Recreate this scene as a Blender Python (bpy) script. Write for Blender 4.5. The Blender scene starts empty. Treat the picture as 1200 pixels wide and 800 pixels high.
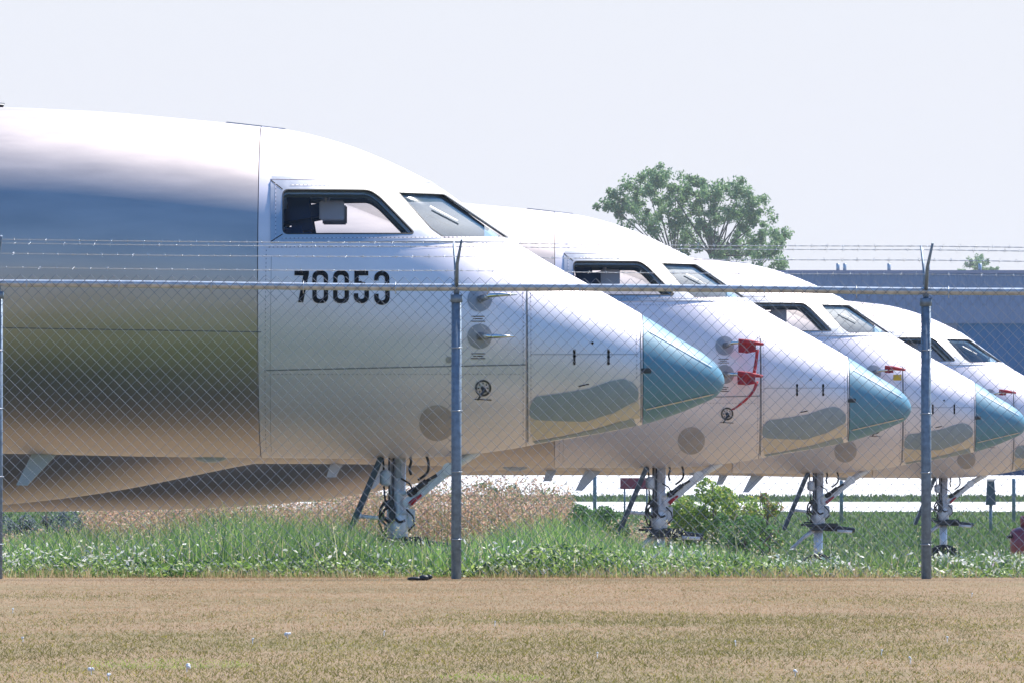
import bpy, bmesh, math, random
import numpy as np
from mathutils import Vector, Matrix
from mathutils.geometry import delaunay_2d_cdt
R = math.radians
random.seed(7); rng = np.random.default_rng(7)

# ------------------------------------------------------------------ camera, sky, sun, exposure
scene = bpy.context.scene
C = scene.collection
FPX = 12600.0          # focal length in pixels of a 1200 px wide frame
HY = 560.0             # horizon row
EYE = 0.655            # eye height over the lawn at the fence
cam = bpy.data.cameras.new('camera'); co = bpy.data.objects.new('camera', cam); C.objects.link(co)
cam.sensor_width = 36.0; cam.lens = FPX / 1200 * 36
cam.shift_y = (HY - 400) / 1200
cam.clip_start = 1.0; cam.clip_end = 6000
co.location = (0, 0, EYE); co.rotation_euler = (R(90), 0, 0)
scene.camera = co

SUN = Vector((0.40, 0.46, 0.79)).normalized()
w = bpy.data.worlds.new("World"); scene.world = w; w.use_nodes = True
wn = w.node_tree; bg = wn.nodes['Background']
sky = wn.nodes.new('ShaderNodeTexSky'); sky.sky_type = 'NISHITA'; sky.sun_disc = False
sky.sun_elevation = math.asin(SUN.z); sky.sun_rotation = math.atan2(SUN.x, SUN.y)
sky.air_density = 1.3; sky.dust_density = 0.6; sky.ozone_density = 3.5; sky.altitude = 0
# the sky whitens towards the horizon (milky summer air) and is bluer overhead
wtc = wn.nodes.new('ShaderNodeTexCoord'); wsp = wn.nodes.new('ShaderNodeSeparateXYZ'); wn.links.new(wtc.outputs['Generated'], wsp.inputs[0])
wmr = wn.nodes.new('ShaderNodeMapRange'); wmr.interpolation_type = 'SMOOTHSTEP'; wmr.inputs[1].default_value = .03; wmr.inputs[2].default_value = .22
wn.links.new(wsp.outputs[2], wmr.inputs[0])
wti = wn.nodes.new('ShaderNodeMix'); wti.data_type = 'RGBA'; wti.blend_type = 'MULTIPLY'; wti.inputs[0].default_value = 1
wn.links.new(sky.outputs[0], wti.inputs[6]); wti.inputs[7].default_value = (.58, .90, 1.18, 1)
wmx = wn.nodes.new('ShaderNodeMix'); wmx.data_type = 'RGBA'; wn.links.new(wmr.outputs[0], wmx.inputs[0])
wsun = wn.nodes.new('ShaderNodeMapRange'); wsun.inputs[1].default_value = -.6; wsun.inputs[2].default_value = .85; wn.links.new(wsp.outputs[1], wsun.inputs[0])
whz = wn.nodes.new('ShaderNodeMix'); whz.data_type = 'RGBA'; wn.links.new(wsun.outputs[0], whz.inputs[0])
whz.inputs[6].default_value = (2.0, 2.15, 2.6, 1); whz.inputs[7].default_value = (5.06, 5.17, 5.62, 1); wn.links.new(whz.outputs[2], wmx.inputs[6]); wn.links.new(wti.outputs[2], wmx.inputs[7])
wn.links.new(wmx.outputs[2], bg.inputs[0]); bg.inputs[1].default_value = 0.10
sl = bpy.data.lights.new('sun', 'SUN'); sl.energy = 5.0; sl.angle = R(0.53); sl.color = (1.0, 0.95, 0.88)
so = bpy.data.objects.new('sun', sl); C.objects.link(so)
so.rotation_euler = (-SUN).to_track_quat('-Z', 'Y').to_euler(); so.location = (30, 60, 80)
vs = scene.view_settings
vs.view_transform = 'Standard'; vs.look = 'None'; vs.gamma = 1; vs.use_curve_mapping = False
vs.exposure = 0.75

def wp(x, y, Y):       # a row and column of the layout drawing at distance Y, in metres
    return Vector(((x - 600) / FPX * Y, Y, EYE - (y - HY) / FPX * Y))

# ------------------------------------------------------------------ helpers
def tag(o, label=None, cat=None, group=None, kind=None):
    if label: o['label'] = label
    if cat: o['category'] = cat
    if group: o['group'] = group
    if kind: o['kind'] = kind
    return o

def empty(name, loc, rz=0):
    o = bpy.data.objects.new(name, None); o.empty_display_size = .2
    C.objects.link(o); o.location = loc; o.rotation_euler = (0, 0, rz); return o

class MB:
    def __init__(s): s.v = []; s.f = []; s.sm = []
    def add(s, verts, faces, smooth=False):
        b = len(s.v); s.v += [tuple(p) for p in verts]
        s.f += [tuple(i + b for i in f) for f in faces]; s.sm += [smooth] * len(faces); return s
    def box(s, c, size, rot=None, bev=0.0):
        hx, hy, hz = [a / 2 for a in size]
        if bev <= 0:
            P = [Vector((x, y, z)) for x in (-hx, hx) for y in (-hy, hy) for z in (-hz, hz)]
            F = [(0, 1, 3, 2), (4, 6, 7, 5), (0, 4, 5, 1), (2, 3, 7, 6), (0, 2, 6, 4), (1, 5, 7, 3)]
        else:
            bm = bmesh.new(); bmesh.ops.create_cube(bm, size=1)
            for v_ in bm.verts: v_.co = Vector((v_.co.x * size[0], v_.co.y * size[1], v_.co.z * size[2]))
            bmesh.ops.bevel(bm, geom=bm.edges[:], offset=bev, segments=2, affect='EDGES')
            P = [v_.co.copy() for v_ in bm.verts]; F = [tuple(v_.index for v_ in f.verts) for f in bm.faces]; bm.free()
        if rot is not None: P = [rot @ p for p in P]
        s.add([p + Vector(c) for p in P], F); return s
    def tube(s, pts, r, n=10, cap=True, smooth=True):
        pts = [Vector(p) for p in pts]; m = len(pts)
        rr = r if isinstance(r, (list, tuple)) else [r] * m
        V = []; up = None
        for i, p in enumerate(pts):
            d = (pts[min(i + 1, m - 1)] - pts[max(i - 1, 0)]).normalized()
            if up is None:
                up = Vector((0, 0, 1)) if abs(d.z) < .9 else Vector((1, 0, 0))
            a = (up - d * up.dot(d)).normalized(); up = a; b = d.cross(a)
            for k in range(n):
                t = 2 * math.pi * k / n
                V.append(p + a * math.cos(t) * rr[i] + b * math.sin(t) * rr[i])
        F = []
        for i in range(m - 1):
            for k in range(n):
                F.append((i * n + k, i * n + (k + 1) % n, (i + 1) * n + (k + 1) % n, (i + 1) * n + k))
        s.add(V, F, smooth)
        if cap:
            b0 = len(s.v) - m * n
            s.f.append(tuple(b0 + k for k in reversed(range(n)))); s.sm.append(False)
            s.f.append(tuple(b0 + (m - 1) * n + k for k in range(n))); s.sm.append(False)
        return s
    def prism(s, poly, y0, y1):      # polygon in (x,z) extruded along y
        n = len(poly); V = [(p[0], y0, p[1]) for p in poly] + [(p[0], y1, p[1]) for p in poly]
        F = [tuple(range(n)), tuple(reversed(range(n, 2 * n)))]
        F += [(i, i + n, (i + 1) % n + n, (i + 1) % n) for i in range(n)]
        s.add(V, F); return s
    def ball(s, c, rad, n=12, m=8):
        rx, ry, rz = rad if isinstance(rad, (list, tuple)) else (rad,) * 3
        V = [(c[0], c[1], c[2] - rz)]
        for j in range(1, m):
            t = math.pi * j / m
            for k in range(n):
                a = 2 * math.pi * k / n
                V.append((c[0] + rx * math.sin(t) * math.cos(a), c[1] + ry * math.sin(t) * math.sin(a), c[2] - rz * math.cos(t)))
        V.append((c[0], c[1], c[2] + rz)); F = []
        for k in range(n): F.append((0, 1 + (k + 1) % n, 1 + k))
        for j in range(m - 2):
            for k in range(n):
                a = 1 + j * n + k; b = 1 + j * n + (k + 1) % n
                F.append((a, b, b + n, a + n))
        L = len(V) - 1
        for k in range(n): F.append((L, 1 + (m - 2) * n + k, 1 + (m - 2) * n + (k + 1) % n))
        s.add(V, F, True); return s
    def build(s, name, mat, parent=None):
        me = bpy.data.meshes.new(name); me.from_pydata(s.v, [], s.f); me.update()
        me.polygons.foreach_set('use_smooth', s.sm)
        bm = bmesh.new(); bm.from_mesh(me); bmesh.ops.recalc_face_normals(bm, faces=bm.faces[:]); bm.to_mesh(me); bm.free()
        me.materials.append(mat)
        o = bpy.data.objects.new(name, me); C.objects.link(o); o.parent = parent; return o

def copy_tree(o, parent=None):
    c = o.copy(); C.objects.link(c); c.parent = parent
    for ch in [x for x in bpy.data.objects if x.parent == o]: copy_tree(ch, c)
    return c

# ------------------------------------------------------------------ materials
def mat(name, col, rough=.6, metal=0.0, noise=0.0, nscale=8.0, bump=0.0, bscale=40.0, stretch=(1, 1, 1), col2=None, coat=0.0, spec=None):
    m = bpy.data.materials.new(name); m.use_nodes = True; nt = m.node_tree
    p = nt.nodes['Principled BSDF']
    p.inputs['Base Color'].default_value = (*col, 1); p.inputs['Roughness'].default_value = rough
    p.inputs['Metallic'].default_value = metal; p.inputs['Coat Weight'].default_value = coat
    if spec is not None: p.inputs['Specular IOR Level'].default_value = spec
    tc = nt.nodes.new('ShaderNodeTexCoord'); mp = nt.nodes.new('ShaderNodeMapping')
    mp.inputs['Scale'].default_value = stretch; nt.links.new(tc.outputs['Object'], mp.inputs[0])
    if noise > 0 or col2:
        n = nt.nodes.new('ShaderNodeTexNoise'); n.inputs['Scale'].default_value = nscale; n.inputs['Detail'].default_value = 6
        nt.links.new(mp.outputs[0], n.inputs[0])
        r = nt.nodes.new('ShaderNodeValToRGB'); nt.links.new(n.outputs[0], r.inputs[0])
        a = col if col2 else tuple(c * (1 - noise) for c in col); b = col2 if col2 else tuple(min(1, c * (1 + noise)) for c in col)
        r.color_ramp.elements[0].position = .32; r.color_ramp.elements[1].position = .68
        r.color_ramp.elements[0].color = (*a, 1); r.color_ramp.elements[1].color = (*b, 1)
        nt.links.new(r.outputs[0], p.inputs['Base Color'])
        mr = nt.nodes.new('ShaderNodeMapRange'); mr.inputs[3].default_value = max(.02, rough - .06); mr.inputs[4].default_value = rough + .06
        nt.links.new(n.outputs[0], mr.inputs[0]); nt.links.new(mr.outputs[0], p.inputs['Roughness'])
    if bump > 0:
        n2 = nt.nodes.new('ShaderNodeTexNoise'); n2.inputs['Scale'].default_value = bscale; n2.inputs['Detail'].default_value = 4
        nt.links.new(mp.outputs[0], n2.inputs[0])
        b_ = nt.nodes.new('ShaderNodeBump'); b_.inputs['Strength'].default_value = bump; b_.inputs['Distance'].default_value = .01
        nt.links.new(n2.outputs[0], b_.inputs['Height']); nt.links.new(b_.outputs[0], p.inputs['Normal'])
    return m

def leafmat(name, transl=.35, rough=.5):
    m = bpy.data.materials.new(name); m.use_nodes = True; nt = m.node_tree
    p = nt.nodes['Principled BSDF']; out = nt.nodes['Material Output']
    a = nt.nodes.new('ShaderNodeAttribute'); a.attribute_name = 'tint'
    nt.links.new(a.outputs['Color'], p.inputs['Base Color']); p.inputs['Roughness'].default_value = rough
    p.inputs['Specular IOR Level'].default_value = .35
    t = nt.nodes.new('ShaderNodeBsdfTranslucent'); nt.links.new(a.outputs['Color'], t.inputs[0])
    mx = nt.nodes.new('ShaderNodeMixShader'); mx.inputs[0].default_value = transl
    nt.links.new(p.outputs[0], mx.inputs[1]); nt.links.new(t.outputs[0], mx.inputs[2]); nt.links.new(mx.outputs[0], out.inputs[0])
    return m

def glass(name, tint, refl=1.0):
    m = bpy.data.materials.new(name); m.use_nodes = True; nt = m.node_tree
    nt.nodes.remove(nt.nodes['Principled BSDF']); out = nt.nodes['Material Output']
    t = nt.nodes.new('ShaderNodeBsdfTransparent'); t.inputs[0].default_value = (*tint, 1)
    g = nt.nodes.new('ShaderNodeBsdfGlossy'); g.inputs['Roughness'].default_value = .04
    f = nt.nodes.new('ShaderNodeFresnel'); f.inputs[0].default_value = 1.5
    mm = nt.nodes.new('ShaderNodeMath'); mm.operation = 'MULTIPLY'; mm.inputs[1].default_value = refl
    mx = nt.nodes.new('ShaderNodeMixShader')
    nt.links.new(f.outputs[0], mm.inputs[0]); nt.links.new(mm.outputs[0], mx.inputs[0])
    nt.links.new(t.outputs[0], mx.inputs[1]); nt.links.new(g.outputs[0], mx.inputs[2]); nt.links.new(mx.outputs[0], out.inputs[0])
    return m

M = {}
M['bare'] = mat('bare_aluminium', (.59, .51, .475), .48, 1.0, noise=.09, nscale=3, bump=.25, bscale=1.6, stretch=(.35, 1, 2))
M['satin'] = mat('satin_aluminium', (.84, .755, .79), .44, .32, noise=.05, nscale=3, bump=.2, bscale=2, stretch=(.5, 1, 1.5))
M['nose'] = mat('light_satin_aluminium', (.84, .765, .80), .45, .30, noise=.03, nscale=4)
M['surround'] = mat('window_frame_metal', (.50, .50, .53), .4, .8, noise=.04, nscale=14)
M['radome'] = mat('teal_radome_paint', (.10, .255, .35), .5, 0, noise=.05, nscale=5, coat=.1)
M['cream'] = mat('cream_primer', (.70, .60, .50), .6, 0, noise=.04, nscale=6)
M['greypatch'] = mat('grey_green_filler', (.30, .36, .41), .6, 0, noise=.07, nscale=9)
M['seal'] = mat('black_rubber', (.012, .014, .022), .55)
M['ink'] = mat('black_stencil_paint', (.008, .010, .016), .75, noise=.2, nscale=30, spec=.15)
M['seam'] = mat('dark_panel_seam', (.16, .16, .18), .6)  # dark lines of the joints between skin panels
M['plate'] = mat('grey_sensor_plate', (.36, .34, .36), .5, .5, noise=.05, nscale=20)
M['disc'] = mat('dull_cover_plate', (.50, .45, .46), .5, .5, noise=.1, nscale=8)
M['dark'] = mat('dark_steel', (.05, .055, .065), .45, .5)
M['chrome'] = mat('polished_probe', (.75, .73, .70), .15, 1.0)
M['red'] = mat('red_cloth', (.42, .015, .03), .7, noise=.15, nscale=30)
M['redmark'] = mat('red_stencil', (.40, .13, .12), .6)
M['yellow'] = mat('yellow_tag', (.7, .45, .04), .6)
M['white'] = mat('white_paint', (.72, .73, .76), .4, 0, noise=.04, nscale=10)
M['antenna'] = mat('pale_blue_grey_paint', (.60, .64, .72), .45)
M['strut'] = mat('gear_grey_white', (.74, .75, .80), .4, .2, noise=.12, nscale=18)
M['door'] = mat('gear_door_paint', (.06, .085, .11), .5, 0, noise=.15, nscale=12)
M['hose'] = mat('black_hose', (.015, .015, .018), .5)
M['tyre'] = mat('tyre_rubber', (.02, .02, .022), .8, noise=.2, nscale=20)
M['liner'] = mat('cockpit_liner', (.50, .60, .70), .6)
M['seat'] = mat('navy_seat_cover', (.012, .035, .10), .8)
M['visor'] = mat('mauve_grey_visor', (.55, .50, .54), .5)
M['shield'] = mat('glareshield', (.38, .44, .48), .7)
M['galv'] = mat('galvanised_steel', (.50, .53, .57), .38, .6, noise=.18, nscale=25, bump=.1, bscale=60)
M['post'] = mat('weathered_post', (.19, .25, .32), .55, .3, noise=.25, nscale=30, bump=.1, bscale=60)
M['wire'] = mat('galvanised_wire', (.17, .20, .26), .6, .1)
M['barb'] = mat('bright_barbed_wire', (.55, .57, .60), .4, .8)
M['glass'] = glass('cockpit_glass', (.97, .98, .99), .5)
M['screen'] = glass('windshield_glass', (.86, .94, .98), .55)
def rivets(name, axis, base):
    m = mat(name, base, .5, .6); nt = m.node_tree; p = nt.nodes['Principled BSDF']
    tc = nt.nodes.new('ShaderNodeTexCoord'); wv = nt.nodes.new('ShaderNodeTexWave'); wv.bands_direction = axis; wv.inputs['Scale'].default_value = 10
    nt.links.new(tc.outputs['Object'], wv.inputs[0])
    r = nt.nodes.new('ShaderNodeValToRGB'); r.color_ramp.elements[0].position = .72; r.color_ramp.elements[1].position = .80
    r.color_ramp.elements[0].color = (*base, 1); r.color_ramp.elements[1].color = (.14, .14, .17, 1)
    nt.links.new(wv.outputs[1], r.inputs[0]); nt.links.new(r.outputs[0], p.inputs['Base Color']); return m
M['rivz'] = rivets('rivet_row_upright', 'Z', (.80, .72, .76)); M['rivx'] = rivets('rivet_row_level', 'X', (.80, .72, .76))
M['leaf'] = leafmat('leaf_green', .4)
M['straw'] = leafmat('dry_grass', .42, .9)
M['bark'] = mat('bark', (.10, .085, .07), .9, noise=.3, nscale=12, bump=.5, bscale=20)

# ------------------------------------------------------------------ terrain
PROF = [(-60, 0), (71, 0), (74, -.22), (79, -.675), (82, -.70), (107, -.745), (129, -.785), (157, -.845), (172, -.845),
        (190, -.72), (300, -.274), (335, -.089), (350, .07), (520, .80), (900, .95), (2500, .95)]
def gz(Y):
    for (a, za), (b, zb) in zip(PROF, PROF[1:]):
        if Y <= b: return za + (zb - za) * (Y - a) / (b - a)
    return PROF[-1][1]
def sheet(name, Y0, Y1, X, m, dz, sub=()):
    rows = sorted(set([Y0, Y1] + [p[0] for p in PROF if Y0 < p[0] < Y1] + [s for s in sub if Y0 < s < Y1]))
    V = []; F = []
    for Y in rows: V += [(-X, Y, gz(Y) + dz), (X, Y, gz(Y) + dz)]
    for i in range(len(rows) - 1): F.append((2 * i, 2 * i + 1, 2 * i + 3, 2 * i + 2))
    o = MB().add(V, F).build(name, m); tag(o, kind='structure'); return o

def groundmat(name, cols, scales, rough=.95, bump=.6, bscale=30):
    m = bpy.data.materials.new(name); m.use_nodes = True; nt = m.node_tree; p = nt.nodes['Principled BSDF']
    p.inputs['Roughness'].default_value = rough; p.inputs['Specular IOR Level'].default_value = .15
    tc = nt.nodes.new('ShaderNodeTexCoord'); prev = None
    for i, (c, s) in enumerate(zip(cols[1:], scales)):
        n = nt.nodes.new('ShaderNodeTexNoise'); n.inputs['Scale'].default_value = s; n.inputs['Detail'].default_value = 8
        nt.links.new(tc.outputs['Object'], n.inputs[0])
        r = nt.nodes.new('ShaderNodeMapRange'); r.inputs[1].default_value = .42; r.inputs[2].default_value = .62
        nt.links.new(n.outputs[0], r.inputs[0])
        mx = nt.nodes.new('ShaderNodeMix'); mx.data_type = 'RGBA'
        nt.links.new(r.outputs[0], mx.inputs[0])
        if prev is None: mx.inputs[6].default_value = (*cols[0], 1)
        else: nt.links.new(prev, mx.inputs[6])
        mx.inputs[7].default_value = (*c, 1); prev = mx.outputs[2]
    nt.links.new(prev, p.inputs['Base Color'])
    n2 = nt.nodes.new('ShaderNodeTexNoise'); n2.inputs['Scale'].default_value = bscale; n2.inputs['Detail'].default_value = 6
    nt.links.new(tc.outputs['Object'], n2.inputs[0])
    b = nt.nodes.new('ShaderNodeBump'); b.inputs['Strength'].default_value = bump; b.inputs['Distance'].default_value = .05
    nt.links.new(n2.outputs[0], b.inputs['Height']); nt.links.new(b.outputs[0], p.inputs['Normal'])
    return m
gm_field = groundmat('field_grass', [(.07, .12, .035), (.12, .16, .05), (.05, .09, .03)], [.08, .6])
gm_lawn = groundmat('dry_lawn', [(.26, .18, .11), (.17, .14, .07), (.30, .22, .13)], [.5, 9])
gm_bank = groundmat('bank_soil', [(.16, .15, .07), (.24, .20, .11)], [1.2])
gm_conc = groundmat('dry_dirt', [(.27, .21, .15), (.22, .17, .12), (.17, .15, .09)], [.4, 1.5], bump=.3)
gm_white = groundmat('bleached_concrete', [(.72, .70, .68), (.62, .60, .59)], [.05], bump=.05)
sheet('ground', -60, 2500, 700, gm_field, -.008)
sheet('lawn', -60, 71.2, 60, gm_lawn, 0)
sheet('grass_bank', 71.2, 79.6, 60, gm_bank, -.002)
sheet('dirt_track', 79.8, 165, 90, gm_conc, 0)
sheet('taxiway', 300, 336, 500, gm_white, 0)
sheet('far_apron', 350, 533, 500, gm_white, 0)

# ------------------------------------------------------------------ hangar (long shed behind)
HYD = 540.0
hr = empty('hangar', (wp(1200, 560, HYD).x, HYD, gz(HYD)))
tag(hr, 'long low grey-blue hangar with deep blue doors behind the row of jets', 'hangar')
sc = FPX / HYD
X0 = (884 - 1200) / sc; X1 = 40.0; Ztop = (HY - 321) / sc + EYE - gz(HYD); Zf = (HY - 379) / sc + EYE - gz(HYD)
def ribmat(name, col, k):
    m = mat(name, col, .7, 0, noise=.06, nscale=.4, spec=.08); nt = m.node_tree
    tc = nt.nodes.new('ShaderNodeTexCoord'); wv = nt.nodes.new('ShaderNodeTexWave'); wv.inputs['Scale'].default_value = k
    wv.bands_direction = 'X'; nt.links.new(tc.outputs['Object'], wv.inputs[0])
    b = nt.nodes.new('ShaderNodeBump'); b.inputs['Strength'].default_value = .6; b.inputs['Distance'].default_value = .05
    nt.links.new(wv.outputs[1], b.inputs['Height']); nt.links.new(b.outputs[0], nt.nodes['Principled BSDF'].inputs['Normal']); return m
m_fas = ribmat('blue_grey_cladding', (.085, .14, .25), 1.2); m_door = ribmat('deep_blue_cladding', (.006, .085, .22), .9)
MB().box(((X0 + X1) / 2, 0, (Ztop + Zf) / 2), (X1 - X0, .4, Ztop - Zf)).build('fascia', m_fas, hr)
MB().box(((X0 + X1) / 2, 20.3, (Ztop - .7) / 2), (X1 - X0 - .2, 40, Ztop - .7)).build('wall', m_fas, hr)
MB().box(((X0 + X1) / 2, 20, Ztop + .09), (X1 - X0 + .4, 41, .16)).build('roof', mat('roof_edge', (.10, .13, .22), .7), hr)
MB().box((X0 + .9, .05, Zf / 2), (1.8, .5, Zf - .01)).build('pilaster', m_fas, hr)
dx = (1122 - 1200) / sc
MB().box(((X0 + 1.8 + dx) / 2, .12, Zf / 2), (dx - X0 - 1.8 - .02, .3, Zf - .02)).build('side_wall', mat('slate_cladding', (.05, .09, .17), .6), hr)
for i in range(9):
    a = dx + i * 4.9
    MB().box((a + 2.43, .15 + .12 * (i % 2), Zf / 2), (4.84, .12, Zf - .02)).build('door', m_door, hr)
for xx in (983, 991, 1043, 1089, 1150):
    MB().tube([((xx - 1200) / sc, 1.5, Ztop + .1), ((xx - 1200) / sc, 1.5, Ztop + .55)], .09, 8).build('vent_pipe', M['galv'], hr)

# ------------------------------------------------------------------ business jet surface
S1 = 153.0; Y1 = FPX / S1; TIPX = 849.0; BOT = 537.0; UG = 2.50; HG = 1.50   # gear station, belly height
def pchip(xs, ys):
    xs = np.array(xs, float); ys = np.array(ys, float); h = np.diff(xs); d = np.diff(ys) / h; m = np.zeros(len(xs))
    for i in range(1, len(xs) - 1):
        if d[i - 1] * d[i] > 0:
            w1 = 2 * h[i] + h[i - 1]; w2 = h[i] + 2 * h[i - 1]; m[i] = (w1 + w2) / (w1 / d[i - 1] + w2 / d[i])
    m[0] = d[0]; m[-1] = 0
    def f(x):
        x = min(max(x, xs[0]), xs[-1]); i = min(int(np.searchsorted(xs, x, 'right')) - 1, len(xs) - 2)
        t = (x - xs[i]) / h[i]; t2 = t * t; t3 = t2 * t
        return float((2 * t3 - 3 * t2 + 1) * ys[i] + (t3 - 2 * t2 + t) * h[i] * m[i] + (-2 * t3 + 3 * t2) * ys[i + 1] + (t3 - t2) * h[i] * m[i + 1])
    return f
def pz(y): return (BOT - y) / S1
def pu(x): return (TIPX - x) / S1
TOP = [(849, 447), (846, 436), (838, 425), (820, 411), (800, 399), (753, 369), (700, 339), (640, 306), (600, 281), (560, 252.5), (512, 218), (490, 206),
       (450, 187), (400, 168), (340, 153), (300, 148), (200, 138), (100, 130), (0, 126)]
BTM = [(849, 447), (846, 456), (838, 465), (820, 473.5), (800, 482), (753, 497), (700, 508), (640, 518), (600, 525.5), (560, 531), (512, 535), (450, 537), (300, 536), (200, 535), (100, 533), (0, 531)]
SQ = math.sqrt
f_top = pchip([SQ(pu(x)) for x, y in TOP] + [SQ(7), SQ(20), SQ(23), SQ(27)], [pz(y) for x, y in TOP] + [2.70, 2.70, 2.66, 2.35])
f_bot = pchip([SQ(pu(x)) for x, y in BTM] + [SQ(7), SQ(19), SQ(23), SQ(27)], [pz(y) for x, y in BTM] + [.045, .05, .6, 1.75])
f_w = pchip([SQ(a) for a in (0, .026, .09, .19, .32, .63, .97, 1.37, 1.63, 2.2, 2.61, 2.93, 3.33, 3.59, 4.24, 4.9, 19, 23, 27)],
            [0, .10, .185, .27, .35, .50, .65, .79, .88, 1.05, 1.15, 1.21, 1.27, 1.295, 1.325, 1.335, 1.335, 1.0, .3])
f_m = pchip([SQ(a) for a in (0, .1, .63, 1.5, 2.5, 3.5, 5, 19, 27)], [pz(447), .60, .68, .85, 1.08, 1.25, 1.32, 1.34, 2.05])
def sp0(u, th):
    s = SQ(max(u, 0)); zt, zb, w_, zm = f_top(s), f_bot(s), f_w(s), f_m(s)
    zm = min(max(zm, zb + .01 * (u > 0)), zt - .01 * (u > 0)) if zt > zb else zt
    cz = math.cos(th); z = zm - (zm - zb) * cz if cz > 0 else zm - (zt - zm) * cz
    return Vector((UG - u, -w_ * math.sin(th), z + HG))
def sn(u, th):
    e = .01; u0 = max(u - e, 0.0005); a = sp0(u + e, th) - sp0(u0, th); b = sp0(max(u, .001), th + e) - sp0(max(u, .001), th - e)
    n = b.cross(a)
    if n.length < 1e-9: return Vector((1, 0, 0))
    n.normalize()
    c = sp0(u, th); c0 = Vector((c.x - .3, 0, f_m(SQ(max(u, 0))) + HG))
    return n if n.dot(c - c0) > 0 else -n
def sp(u, th, off=0.0):
    p = sp0(u, th)
    return p + sn(u, th) * off if off else p
def theta(u, z):
    s = SQ(max(u, 0)); zt, zb, zm = f_top(s), f_bot(s), f_m(s)
    if z < zm: return math.acos(min(1, max(-1, (zm - z) / max(zm - zb, 1e-6))))
    return math.pi - math.acos(min(1, max(-1, (z - zm) / max(zt - zm, 1e-6))))
def P(x, y):           # layout drawing of the first jet -> (u, z) on its near skin
    u, z = pu(x), pz(y); X = UG - u
    for _ in range(4):
        th = theta(u, z); wy = f_w(SQ(max(u, 0))) * math.sin(th)
        Y = Y1 - wy; X = (x - 600) / FPX * Y; z = EYE - (y - HY) / FPX * Y
        u = (TIPX - 600) / FPX * Y1 - X; z = z - (EYE - (BOT - HY) / FPX * Y1)
    return (u, z)
def PP(pts): return [P(*p) for p in pts]

def skin(name, u0, u1, m, parent, off=0.0, nu=None, nt=96, closed_tip=False):
    nu = nu or max(4, int((u1 - u0) / .06))
    us = [u0 + (u1 - u0) * i / nu for i in range(nu + 1)]
    if closed_tip: us = [(SQ(u1) * (i / nu)) ** 2 for i in range(nu + 1)]
    V = []; N = []; F = []
    for u in us:
        for k in range(nt):
            th = 2 * math.pi * k / nt; V.append(sp(u, th, off)); N.append(sn(u, th))
    for i in range(len(us) - 1):
        for k in range(nt):
            F.append((i * nt + k, i * nt + (k + 1) % nt, (i + 1) * nt + (k + 1) % nt, (i + 1) * nt + k))
    o = MB().add(V, F, True).build(name, m, parent)
    if not closed_tip: o.data.normals_split_custom_set_from_vertices([tuple(n) for n in N])
    return o

def inside(p, poly):
    x, y = p; c = False; n = len(poly); j = n - 1
    for i in range(n):
        xi, yi = poly[i]; xj, yj = poly[j]
        if (yi > y) != (yj > y) and x < (xj - xi) * (y - yi) / (yj - yi) + xi: c = not c
        j = i
    return c
def dens(poly, step):
    out = []
    for i in range(len(poly)):
        a = poly[i]; b = poly[(i + 1) % len(poly)]; n = max(1, int(math.hypot(b[0] - a[0], b[1] - a[1]) / step))
        out += [(a[0] + (b[0] - a[0]) * k / n, a[1] + (b[1] - a[1]) * k / n) for k in range(n)]
    return out
def cdt(rings, step):
    """rings in the (u, theta) plane; returns verts, tris inside by even-odd"""
    vs_ = []; ed = []
    for r in rings:
        b = len(vs_); vs_ += r; ed += [(b + i, b + (i + 1) % len(r)) for i in range(len(r))]
    xs = [p[0] for p in vs_]; ys = [p[1] for p in vs_]; edge = np.array(vs_)
    g = []
    nx = int((max(xs) - min(xs)) / step); ny = int((max(ys) - min(ys)) / step)
    for i in range(1, nx + 1):
        for j in range(1, ny + 1):
            p = (min(xs) + i * step - (step / 2 if j % 2 else 0), min(ys) + j * step)
            if sum(inside(p, r) for r in rings) % 2 and np.min((edge[:, 0] - p[0]) ** 2 + (edge[:, 1] - p[1]) ** 2) > (step * .4) ** 2: g.append(p)
    pts = [Vector(p) for p in vs_ + g]
    ov, oe, of, *_ = delaunay_2d_cdt(pts, ed, [], 0, 1e-6)
    tr = []
    for f in of:
        c = (sum(ov[i][0] for i in f) / 3, sum(ov[i][1] for i in f) / 3)
        if sum(inside(c, r) for r in rings) % 2: tr.append(tuple(f))
    return [(v[0], v[1]) for v in ov], tr
def uth(poly, step=.03): return [(u, theta(u, z)) for u, z in dens(poly, step)]
def patch(name, polys, m, parent, off=.003, thick=0.0, side=1, step=.06, raw=False):
    rings = [p if raw else uth(p) for p in polys]
    ov, tr = cdt(rings, step)
    sgn = lambda th: th if side > 0 else 2 * math.pi - th
    V = [sp(u, sgn(t), off) for u, t in ov]; N = [sn(u, sgn(t)) for u, t in ov]
    mb = MB(); mb.add(V, tr if side > 0 else [tuple(reversed(t)) for t in tr], True)
    if thick:
        ec = {}
        for t in tr:
            for a, b in ((t[0], t[1]), (t[1], t[2]), (t[2], t[0])):
                k = (min(a, b), max(a, b)); ec[k] = ec.get(k, 0) + 1
        for (a, b), c in ec.items():
            if c == 1:
                q = [V[a], V[b], sp(ov[b][0], sgn(ov[b][1]), off - thick), sp(ov[a][0], sgn(ov[a][1]), off - thick)]
                mb.add(q, [(0, 1, 2, 3)])
    me = bpy.data.meshes.new(name); me.from_pydata(mb.v, [], mb.f); me.update()
    me.polygons.foreach_set('use_smooth', mb.sm)
    if not thick:
        flip = 0
        for p in me.polygons[:20]:
            if p.normal.dot(N[p.vertices[0]]) < 0: flip += 1
        if flip > 10: me.flip_normals()
        me.normals_split_custom_set_from_vertices([tuple(n) for n in N])
    me.materials.append(m); o = bpy.data.objects.new(name, me); C.objects.link(o); o.parent = parent; return o
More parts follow.
